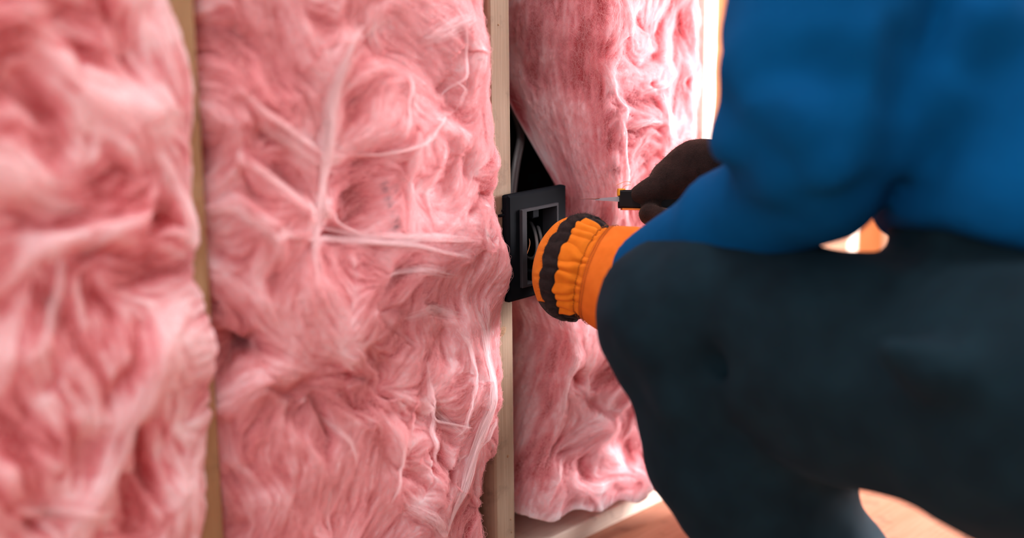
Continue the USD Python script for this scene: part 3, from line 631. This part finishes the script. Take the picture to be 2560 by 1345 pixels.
def ring(x0, x1, z0, z1, a0, a1, c0, c1, y0, y1, bev):
    """a rectangular frame (hole a, c) made of one solid"""
    o = box(x0, x1, y0, y1, z0, z1, bev); h = box(a0, a1, y0 - 1, y1 + 1, c0, c1, 0)
    mk = lambda t: manifold3d.Manifold(manifold3d.Mesh(np.asarray(t.vertices, np.float32), np.asarray(t.faces, np.uint32)))
    r = (mk(o) - mk(h)).to_mesh()
    return trimesh.Trimesh(r.vert_properties[:, :3], r.tri_verts)


part(eb, "flange", ring(fx0, fx1, zb, zt, ox0 + 0.001, ox1 - 0.001, oz0 + 0.001, oz1 - 0.001, fy0, fy1, 0.003), M_black)
rw = 0.0052
part(eb, "rim", ring(ox0, ox1, oz0, oz1, ox0 + rw + 0.003, ox1 - rw * 0.6, oz0 + rw * 0.6, oz1 - rw * 0.6, fy0 - 0.0035, 0.006, 0.0008), M_rim)
part(eb, "box_shell", ring(ox0 + 0.001, ox1, oz0, oz1, ox0 + 0.004, ox1 - 0.003, oz0 + 0.003, oz1 - 0.003, 0.004, 0.075, 0.001), M_black)
part(eb, "back_panel", box(ox0 + 0.001, ox1, 0.072, 0.076, oz0, oz1, 0.001), M_black)
for (z_, s_) in ((oz1 - 0.008, 1), (oz0 + 0.008, -1)):
    part(eb, "screw_boss", trimesh.util.concatenate([box((ox0 + ox1) / 2 - 0.006, (ox0 + ox1) / 2 + 0.006, -0.008, 0.03, z_ - 0.006, z_ + 0.006, 0.0015)]), M_black)
for (pa, pb, r_) in (((1247, 540), (1272, 537), 0.0017), ((1255, 527), (1272, 529), 0.0015)):
    a = onplane(*pa, 1, -0.004); b = onplane(*pb, 1, -0.006)
    part(eb, "nailing_tab", tube([a, (a + b) / 2, b], [r_, r_, r_ * 1.3], 8), M_black)

cab = thing("electrical_cable", "grey electrical cable running down beside the stud into the black box", "cable")
cpts = [np.array([0.108, 0.127, 0.68]), np.array([0.104, 0.122, 0.58]), onplane(1298, 330, 1, 0.095), onplane(1289, 400, 1, 0.072), onplane(1281, 455, 1, 0.064), np.array([0.058, 0.055, 0.412])]
part(cab, "jacket", tube(cpts, 0.0033, 12, 40), M_cable, True)
part(cab, "jacket", tube([p + np.array([0.0075, 0.002, 0]) for p in cpts], 0.0030, 12, 40), M_cable, True)
for pl_ in ([(1316, 540, .05), (1330, 560, .02), (1340, 590, .004), (1343, 620, .0), (1338, 640, .006), (1325, 646, .02), (1312, 640, .05)], [(1326, 545, .05), (1342, 560, .02), (1351, 585, .006), (1355, 620, .01), (1352, 660, .03)]):
    part(cab, "wire", tube([onplane(a, b, 1, y_) for a, b, y_ in pl_], 0.0018, 8, 30), M_wire, True)
part(cab, "thin_strand", tube([onplane(a, b, 1, -0.006) for a, b in ((1323, 597), (1324, 612), (1319, 630), (1314, 645), (1311, 657))], [0.0002, 0.0004, 0.0004, 0.0004, 0.0002], 6, 16), M_strand, True, label="thin orange strand")  # thin orange strand in front of the box opening

# ------------------------------------------------------------------ utility knife
kn = thing("utility_knife", "black utility knife with a thin blade and yellow slider, held in the dark glove", "knife")
A, B = P(1552, 498, 1.520), P(1720, 503, 1.530)
ax = (B - A) / np.linalg.norm(B - A); sd = np.cross(ax, up); sd /= np.linalg.norm(sd); uu = np.cross(sd, ax)


def bar(p0, p1, hu0, hu1, hs0, hs1, bev=0.0015, sh=0.0):
    v = []
    for p, hu, hs in ((p0, hu0, hs0), (p1, hu1, hs1)):
        for e, s_ in ((0, 1), (bev, 0.75)):
            pass
        for a_, b_ in ((1, .7), (.8, 1), (-.8, 1), (-1, .7), (-1, -.7), (-.8, -1), (.8, -1), (1, -.7)):
            v.append(p + uu * (hu * a_ + sh) + sd * hs * b_)
    return trimesh.convex.convex_hull(np.array(v))


part(kn, "handle", trimesh.util.concatenate([bar(A - ax * 0.002, A + ax * 0.012, .0097, .0104, .0055, .006), bar(A + ax * 0.0121, B, .0101, .0090, .0062, .0062)]), M_handle)
part(kn, "slider", bar(A - ax * 0.0035 + uu * 0.0075, A + ax * 0.004 + uu * 0.0075, .0040, .0040, .004, .004), M_yellow)
part(kn, "edge_strip", bar(A + ax * 0.001 - uu * 0.0107, B - uu * 0.0097, .0010, .0010, .005, .005), M_orange_strip)
tip = P(1488, 498.5, 1.512); tip2 = P(1446, 497, 1.508)
bl = np.array([A + uu * .0030 - sd * .0005, A + uu * .0030 + sd * .0005, A - uu * .0028 - sd * .0005, A - uu * .0028 + sd * .0005, tip + uu * .0004, tip - uu * .0009, tip + (A - tip) * 0.25 + uu * .0014 + sd * .0003, tip + (A - tip) * 0.2 - uu * .0014])
part(kn, "blade", trimesh.convex.convex_hull(bl), M_steel, False)
part(kn, "blade_tip", tube([tip + (A - tip) * 0.16 + uu * .0012, tip + uu * .0005, tip2], [0.0007, 0.0006, 0.00012], 6), M_rust, True)

# ------------------------------------------------------------------ the person, crouching at the box
pe = thing("person", "person crouching in blue sweatshirt, dark jeans and work gloves, holding a knife", "person")
facing = np.array([-0.5, 0.866, 0.0]); rgt = np.array([0.866, 0.5, 0.0])

kneeL = P(1694, 792, 1.335); hipL = P(2640, 1010, 1.13); ankL = P(2040, 1500, 1.36)
hipR = hipL + rgt * 0.26 + np.array([0, 0, 0.0]); kneeR = P(2000, 850, 1.70); ankR = P(1890, 1260, 1.56); ankR[2] = 0.085
ankL[2] = max(ankL[2], 0.085)
pelvis = (hipL + hipR) / 2 + np.array([0, 0, 0.03])
shL = P(2095, -250, 1.17); elL = P(2045, 428, 1.20); wrL = P(1655, 690, 1.395)
chest = P(2330, -120, 1.30); neckb = P(2250, -480, 1.34)
shR = chest + (chest - shL) * 0.9 + np.array([0, 0, 0.05]); shR = P(2330, -300, 1.52)
elR = P(2210, 360, 1.60); wrR = P(1860, 435, 1.55)
waist = pelvis + 0.42 * (chest - pelvis)
headc = neckb + facing * 0.10 + np.array([0, 0, 0.13])

# body under the clothes: one continuous figure
bd = [(neckb - [0, 0, 0.08], headc - [0, 0, 0.03], .052, .055), (headc + facing * 0.015 + [0, 0, 0.045], headc - facing * 0.03 + [0, 0, 0.05], .078, .084), (headc + facing * 0.045 - [0, 0, 0.06], headc + facing * 0.03, .045, .062),
      (headc + facing * 0.098 + [0, 0, 0.03], headc + facing * 0.118 - [0, 0, 0.006], .009, .014, None, .012),
      (headc + rgt * 0.078 + [0, 0, 0.02], headc + rgt * 0.08 - [0, 0, 0.01], .014, .010, None, .01), (headc - rgt * 0.078 + [0, 0, 0.02], headc - rgt * 0.08 - [0, 0, 0.01], .014, .010, None, .01),
      (headc + facing * 0.088 - [0, 0, 0.048], headc + facing * 0.09 - [0, 0, 0.056], .014, .012, None, .01),
      (chest, P(2480, 250, 1.27), .11, .10, (facing, 1.4)), (P(2480, 250, 1.27), pelvis, .10, .11, (facing, 1.4)), (shL + (chest - shL) * .25, shR + (chest - shR) * .25, .06, .06), (chest, neckb, .10, .06),
      (shL + (chest - shL) * .2, elL, .048, .038), (elL, wrL, .038, .028), (shR, elR, .048, .038), (elR, wrR, .038, .028),
      (hipL, kneeL, .075, .05), (kneeL, ankL, .05, .036), (hipR, kneeR, .075, .05), (kneeR, ankR, .05, .036)]
part(pe, "body", solid(bd, 0.010, 0.03), M_skin, True)
hb = [(headc + [0, 0, 0.065] - facing * 0.02, headc - facing * 0.050 + [0, 0, 0.04], .091, .088), (headc - facing * 0.040 + [0, 0, .02], headc - facing * 0.050 - [0, 0, 0.06], .086, .062)]
part(pe, "hair", solid(hb, 0.008, 0.02, extra=lambda q: 0.004 * (meshkit.fbm(q * 60, 2, 3) - .5)), M_hair, True)
for s_ in (-1, 1):
    e = trimesh.creation.icosphere(2, 0.011); e.apply_translation(headc + facing * 0.083 + rgt * 0.031 * s_ + np.array([0, 0, 0.028]))
    part(pe, "eye", e, M_plaster, True)


def fold_noise(amp, sc, seed, stretch=None):
    def f(q):
        qq = q if stretch is None else q * stretch
        n = meshkit.fbm(qq * sc + 31.7, 3, seed)
        return -amp * (1 - 2 * np.abs(2 * n - 1)) * 0.5
    return f


# jeans
G = lambda pts, r, k=.02: [(P(*a), P(*b), r, r, None, k) for a, b in zip(pts[:-1], pts[1:])]
mid = lambda a, b, t: a + t * (b - a)
thm = mid(hipL, kneeL, .5) - [0, 0, .010]
jl = [(hipL, thm, .118, .090), (thm, kneeL, .090, .067), (kneeL, mid(kneeL, ankL, .45), .066, .082), (mid(kneeL, ankL, .45), ankL, .082, .074), (ankL, ankL * [1, 1, 0] - facing * .025 + [0, 0, .05], .072, .068),
      (hipR - [0, 0, .04], kneeR, .080, .060), (kneeR, mid(kneeR, ankR, .4), .064, .062), (mid(kneeR, ankR, .4), ankR, .062, .058),
      (P(2580, 850, 1.23), P(2500, 575, 1.255), .148, .134, (facing, 1.40)), (hipL, hipR, .115, .105), (pelvis - facing * .06, hipL - facing * .04, .12, .11), (pelvis - facing * .06, hipR - facing * .04, .12, .11)]
jl += [(P(1800, 740, 1.285), P(1960, 765, 1.25), .055, .052, None, .03)]
jl += G([(1700, 790, 1.275), (1850, 790, 1.235), (2010, 845, 1.19)], .012, .03) + G([(2230, 880, 1.075), (2330, 925, 1.06), (2470, 960, 1.05)], .008, .03) + G([(1640, 860, 1.28), (1700, 1000, 1.285), (1760, 1150, 1.30)], .010, .03)
gr = [(P(1790, 900, 1.235), P(2170, 1210, 1.25), .010, .012, .03)]
jeans = solid(jl, 0.0075, 0.035, extra=fold_noise(.010, 14, 5), grooves=gr, cut=lambda q: 0.03 - q[..., 2])
part(pe, "jeans", jeans, M_jean, True)

# sweatshirt: torso and both sleeves
inner = mid(elL, wrL, .4)
FL = (facing, 1.42)
t1 = P(2480, 250, 1.27); t2 = P(2545, 540, 1.24)
hl = [(chest, t1, .165, .165, FL), (t1, t2, .165, .168, FL), (shL + (chest - shL) * .3, shR + (chest - shR) * .3, .10, .09), (chest, neckb, .14, .085),
      (mid(shL, chest, .1), mid(shL, elL, .5), .092, .084, None, .02), (mid(shL, elL, .5), elL, .084, .059, None, .010), (elL, mid(elL, wrL, .5), .053, .050, None, .010), (mid(elL, wrL, .5), wrL, .050, .048, None, .012),
      (shR, elR, .080, .060, None, .02), (elR, wrR, .056, .044, None, .012)]
hem_n = 0.30 * right + 0.954 * up; hem_p = P(2300, 552, 1.15)
hl += G([(1905, 250, 1.19), (1890, 365, 1.19), (1950, 410, 1.16)], .032, .02)                                    # upper sleeve sagging over the inner elbow
hl += G([(1812, 490, 1.35), (1785, 530, 1.36), (1730, 590, 1.38)], .022, .02)
hl += G([(1930, 130, 1.15), (2010, 300, 1.12), (2080, 420, 1.115)], .016, .03) + G([(2170, 120, 1.12), (2150, 300, 1.13), (2090, 440, 1.16)], .022, .03) + G([(2620, -200, 1.14), (2460, 60, 1.118), (2350, 230, 1.132), (2250, 380, 1.15)], .013, .03) + G([(1860, 180, 1.16), (1900, 260, 1.14)], .012, .03)
hg = [(P(1790, 440, 1.22), P(1900, 455, 1.10), .008, .010, .03), (P(1900, 455, 1.10), P(2010, 410, 1.08), .010, .006, .03), (P(2270, 120, 1.10), P(2262, 350, 1.10), .012, .012, .03)]
hem = pelvis + 0.02
axis_t = (chest - pelvis) / np.linalg.norm(chest - pelvis)
hood = solid(hl, 0.0075, 0.03, extra=fold_noise(.008, 11, 9), grooves=hg, cut_after=(4, lambda q: (hem_p - q) @ hem_n))
part(pe, "sweatshirt", hood, M_hood, True)

# boots
for an in (ankL, ankR):
    fl_ = facing if an is ankL else np.array([0.75, 0.66, 0])
    fl_ = fl_ / np.linalg.norm(fl_)
    h_ = an * [1, 1, 0]
    kn_ = kneeL if an is ankL else kneeR
    sh_ = (kn_ - an) / np.linalg.norm(kn_ - an)
    bt = [(h_ + [0, 0, .07] + sh_ * .07, h_ + [0, 0, .07], .048, .050), (h_ - fl_ * .03 + [0, 0, .055], h_ + fl_ * .10 + [0, 0, .05], .045, .045), (h_ + fl_ * .10 + [0, 0, .05], h_ + fl_ * .20 + [0, 0, .045], .047, .038)]
    b_ = part(pe, "boot", solid(bt, 0.008, 0.03, cut=lambda q: 0.012 - q[..., 2]), M_boot, True)
    sb = [(h_ - fl_ * .035 + [0, 0, .012], h_ + fl_ * .20 + [0, 0, .012], .046, .042, ((0, 0, 1), 3.6))]
    part(b_, "sole", solid(sb, 0.006, 0.02, cut=lambda q: 0.001 - q[..., 2]), M_sole, True)

# --- left glove: lofted along a bent axis from the forearm cuff to the knuckles
c0 = P(1496, 684, 1.470)
a0 = 0.90 * (-0.95 * right + 0.30 * up) + 0.42 * fwd; a0 /= np.linalg.norm(a0)
a1 = 0.10 * right - 0.10 * up + 0.99 * fwd; a1 /= np.linalg.norm(a1)
ss = np.linspace(-0.11, 0.125, 236)
cent = np.zeros((len(ss), 3)); dirs = np.zeros((len(ss), 3))
for i, s_ in enumerate(ss):
    w_ = np.clip((s_ + 0.002) / 0.058, 0, 1); w_ = w_ * w_ * (3 - 2 * w_)
    dirs[i] = a0 * (1 - w_) + a1 * w_; dirs[i] /= np.linalg.norm(dirs[i])
i0 = int(np.argmin(np.abs(ss)))
cent[i0] = c0
for i in range(i0 + 1, len(ss)): cent[i] = cent[i - 1] + dirs[i - 1] * (ss[i] - ss[i - 1])
for i in range(i0 - 1, -1, -1): cent[i] = cent[i + 1] - dirs[i] * (ss[i + 1] - ss[i])


def loft(s, phi, off=0.0):
    """phi: 0 faces the camera, +90 deg towards the thumb (up), -90 deg down"""
    s, phi = np.broadcast_arrays(s, phi)
    c = np.stack([np.interp(s, ss, cent[:, k]) for k in range(3)], -1)
    d = np.stack([np.interp(s, ss, dirs[:, k]) for k in range(3)], -1); d /= np.linalg.norm(d, axis=-1, keepdims=True)
    u_ = up + 0.30 * right
    ve = u_ - d * (d @ u_)[..., None]; ve /= np.linalg.norm(ve, axis=-1, keepdims=True)
    ho = np.cross(d, ve)
    ho = np.where((ho @ (-fwd))[..., None] < 0, -ho, ho)
    rv = np.interp(s, [-.11, -.06, -.02, -.004, .004, .02, .04, .06, .085, .105, .120, .125], [.068, .063, .0555, .0520, .0510, .0555, .0575, .0560, .050, .040, .022, .004])
    rh = np.interp(s, [-.11, -.06, -.02, -.004, .004, .02, .04, .06, .085, .105, .120, .125], [.056, .052, .0465, .0430, .0415, .0440, .0440, .0420, .036, .028, .016, .003])
    wob = meshkit.fbm(np.stack([np.cos(phi) * 2.2, np.sin(phi) * 2.2, s * 40], -1) + 9, 3, 4) - .5
    g_ = np.exp(-((s - 0.008) / 0.012) ** 2) + 0.45 * np.exp(-((s - 0.024) / 0.010) ** 2) * (s > 0.004)
    pleat = np.abs(np.sin(phi * 13 + 3.5 * meshkit.noise(np.stack([np.cos(phi) * 4, np.sin(phi) * 4, s * 60], -1), 2))) - 0.6
    inw = -0.0022 * np.exp(-((s - 0.004) / 0.0025) ** 2) - 0.0016 * np.exp(-((s + 0.0035) / 0.002) ** 2)
    add = off + 0.003 * wob + 0.0026 * g_ * pleat * (s > -0.002) + inw
    return c + (np.cos(phi) * (rh + add))[..., None] * ho + (np.sin(phi) * (rv + add))[..., None] * ve


def patch(s0, s1, p0, p1, ns, np_, off=0.0, thick=0.0022):
    """a piece of the glove: s0, s1 functions of phi"""
    ph = np.linspace(p0, p1, np_); t_ = np.linspace(0, 1, ns)
    a_ = np.array([s0(x) for x in ph]); b_ = np.array([s1(x) for x in ph])
    sg = a_[None] + t_[:, None] * (b_ - a_)[None]
    pg = np.broadcast_to(ph[None], sg.shape)
    roll = 1 - 0.9 * (np.clip(1 - np.minimum(t_, 1 - t_) * ns / 2.5, 0, 1) ** 2)[:, None] * np.ones_like(sg)
    o = loft(sg, pg, off * roll); i_ = loft(sg, pg, off * roll - thick)
    n = o.reshape(-1, 3).shape[0]
    fo = grid_faces(ns, np_); fi = grid_faces(ns, np_, True) + n
    ed = []
    idx = np.arange(n).reshape(ns, np_)
    for e in (idx[0], idx[-1][::-1], idx[:, -1], idx[:, 0][::-1]):
        ed += [np.c_[e[:-1], e[:-1] + n, e[1:]], np.c_[e[1:], e[:-1] + n, e[1:] + n]]
    m = trimesh.Trimesh(np.vstack([o.reshape(-1, 3), i_.reshape(-1, 3)]), np.vstack([fo, fi] + ed), process=False)
    m.fix_normals()
    return m


D2R = math.pi / 180
ripple = lambda x, k, a_: a_ * math.sin(x * k) + 0.6 * a_ * math.sin(x * k * 2.3 + 1)
bn = lambda x: 0.0175 + 0.006 * (x / 1.5) ** 2 * (0.55 if x > 0 else -0.2) + ripple(x, 9, 0.0008)       # strap, edge nearest the cuff
bf = lambda x: 0.0278 + 0.009 * (x / 1.5) ** 2 * (0.5 if x > 0 else 0.1) + ripple(x, 8, 0.0007)
gl = part(pe, "left_glove", patch(lambda x: bf(x) - .003, lambda x: .124, -52 * D2R, 72 * D2R, 60, 90, .0006), M_oran, True, label="orange and black work glove reaching into the electrical box")
part(gl, "palm", patch(lambda x: .001, lambda x: .1245, 50 * D2R, 322 * D2R, 70, 120, -.0002), M_fleece, True, label="black fleece palm")
part(gl, "gathered_panel", patch(lambda x: -.001, lambda x: bn(x) + .003, -68 * D2R, 66 * D2R, 44, 300, .0010), M_oran, True, label="gathered orange wrist panel")
part(gl, "strap", patch(bn, bf, -108 * D2R, 112 * D2R, 26, 150, .0022), M_fleece, True, label="black fleece strap")
part(gl, "cuff", patch(lambda x: -.105, lambda x: .0, -180 * D2R, 180 * D2R, 70, 200, .0012), M_cuffc, True, label="smooth orange cuff")
st = []
for s_, off, n_ in ((0.0045, .0012, 74), (-0.0055, .0018, 84), (-0.0025, .0018, 84)):
    ph = np.linspace(-95 * D2R, 95 * D2R, n_)
    for k in range(n_ - 1):
        q = loft(np.full(3, s_), np.linspace(ph[k], ph[k] + 0.62 * (ph[k + 1] - ph[k]), 3), off + .0008)
        st.append(tube(q, 0.00038, 5))
part(gl, "stitching", trimesh.util.concatenate(st), M_stitch, True, kind="stuff")
tp = cent[-1]; hd = dirs[-1]
vu = up - hd * (up @ hd); vu /= np.linalg.norm(vu); vs = np.cross(hd, vu)
fb = []
kb = np.array([np.interp(.085, ss, cent[:, k]) for k in range(3)])
for k, (o_, L_) in enumerate(((.030, .062), (.011, .070), (-.008, .066), (-.026, .052))):
    a_ = kb + vu * o_; b_ = a_ + hd * L_ * .5 + vs * 0.004; c_ = b_ + (hd * .5 + vs * .85) * L_ * .32; e_ = c_ + (-hd * .35 + vs * .93) * L_ * .24
    for q0, q1, r0_, r1_ in ((a_, b_, .0105, .0100), (b_, c_, .0098, .0092), (c_, e_, .0092, .0080)):
        fb.append((q0, q1, r0_, r1_, None, .004))
a_ = np.array([np.interp(.05, ss, cent[:, k]) for k in range(3)]) + vu * .040; b_ = a_ + hd * .035 + vs * .018; c_ = b_ + hd * .026 + vs * .016 - vu * .006
fb += [(a_, b_, .0125, .0115, None, .004), (b_, c_, .0112, .0092, None, .004)]
part(gl, "fingers", solid(fb, 0.0028, 0.004, pad=.01), M_fleece, True, label="black fleece fingers and thumb")

# --- right glove: dark fleece fist round the knife handle
w0 = wrR
knu = P(1663, 458, 1.535); ft = P(1594, 488, 1.522)
rgb = [(w0, P(1748, 436, 1.545), .030, .032), (P(1748, 436, 1.545), P(1680, 458, 1.55), .032, .026, None, .02), (P(1733, 420, 1.54), P(1676, 450, 1.53), .020, .018, None, .015),
       (P(1798, 403, 1.535), P(1733, 410, 1.53), .017, .018, None, .02),
       (P(1680, 455, 1.525), P(1628, 478, 1.522), .0155, .0130, None, .01), (P(1628, 478, 1.522), P(1598, 487, 1.52), .0130, .0105, None, .008)]
fing = []
for k, d_ in enumerate((1.500, 1.522, 1.543)):
    x_ = 1632 + 14 * k
    top_ = P(x_ + 60, 470, d_ + .030); bk = P(x_ + 10, 500, 1.545 + .006 * k); und = P(x_ - 8, 536, d_ + .012); tpp = P(x_ + 34, 545, d_ - .004)
    fing += [(top_, bk, .0110, .0104, None, .004), (bk, und, .0104, .0106, None, .004), (und, tpp, .0108, .0104, None, .004)]
th = [(P(1728, 458, 1.515), P(1673, 493, 1.507), .0125, .0115, None, .006), (P(1673, 493, 1.507), P(1638, 498, 1.508), .0105, .0085, None, .004)]
rg_ = part(pe, "right_glove", solid(rgb + fing, 0.003, 0.012, pad=.012, extra=lambda q: 0.0016 * (meshkit.fbm(q * 130, 3, 8) - .5)), M_brown, True, label="dark brown fleece glove gripping the knife")
for i_, pl_ in enumerate((((1577, 456), (1564, 454), (1552, 458), (1541, 463)), ((1577, 462), (1566, 463), (1559, 467), (1555, 473)))):
    part(rg_, "loose_thread", tube([P(a_, b_, 1.515) for a_, b_ in pl_], 0.00028, 5, 14), M_strand, True, label="thin orange thread")


# short fuzz on the fleece of the gloves
def fuzz(mesh, parent, n, length, width, mat_, seed, tone=.5):
    r_ = np.random.default_rng(seed)
    pts_, fi_ = trimesh.sample.sample_surface(mesh, n, seed=seed)
    nn = mesh.face_normals[fi_]
    dr = nn + 0.8 * r_.normal(size=(n, 3)); dr /= np.linalg.norm(dr, axis=1, keepdims=True)
    L_ = length * r_.gamma(2.0, 0.5, n)
    k_ = np.linspace(0, 1, 4)
    bend = r_.normal(size=(n, 3)) * 0.35
    pp = pts_[:, None] + L_[:, None, None] * (k_[None, :, None] * dr[:, None] + (k_ ** 2)[None, :, None] * bend[:, None])
    bc = UsdGeom.BasisCurves.Define(stage, numbered(f"{parent.GetPath()}/fuzz"))
    bc.CreatePointsAttr(Vt.Vec3fArray.FromNumpy(pp.reshape(-1, 3).astype(np.float32))); bc.CreateCurveVertexCountsAttr(Vt.IntArray([4] * n)); bc.CreateTypeAttr("linear")
    bc.CreateWidthsAttr(Vt.FloatArray.FromNumpy(np.full(n * 4, width, np.float32))); bc.SetWidthsInterpolation("vertex")
    UsdShade.MaterialBindingAPI.Apply(bc.GetPrim()).Bind(mat_); keys(bc.GetPrim(), None, None, None, "stuff")


fuzz(solid(rgb + fing, 0.005, 0.012, pad=.012), rg_, 14000, 0.0011, 0.00012, M_brown, 5)
sp_ = patch(bn, bf, -108 * D2R, 112 * D2R, 26, 150, .0022)
fuzz(sp_, gl, 5000, 0.0013, 0.00012, M_fleece, 6)
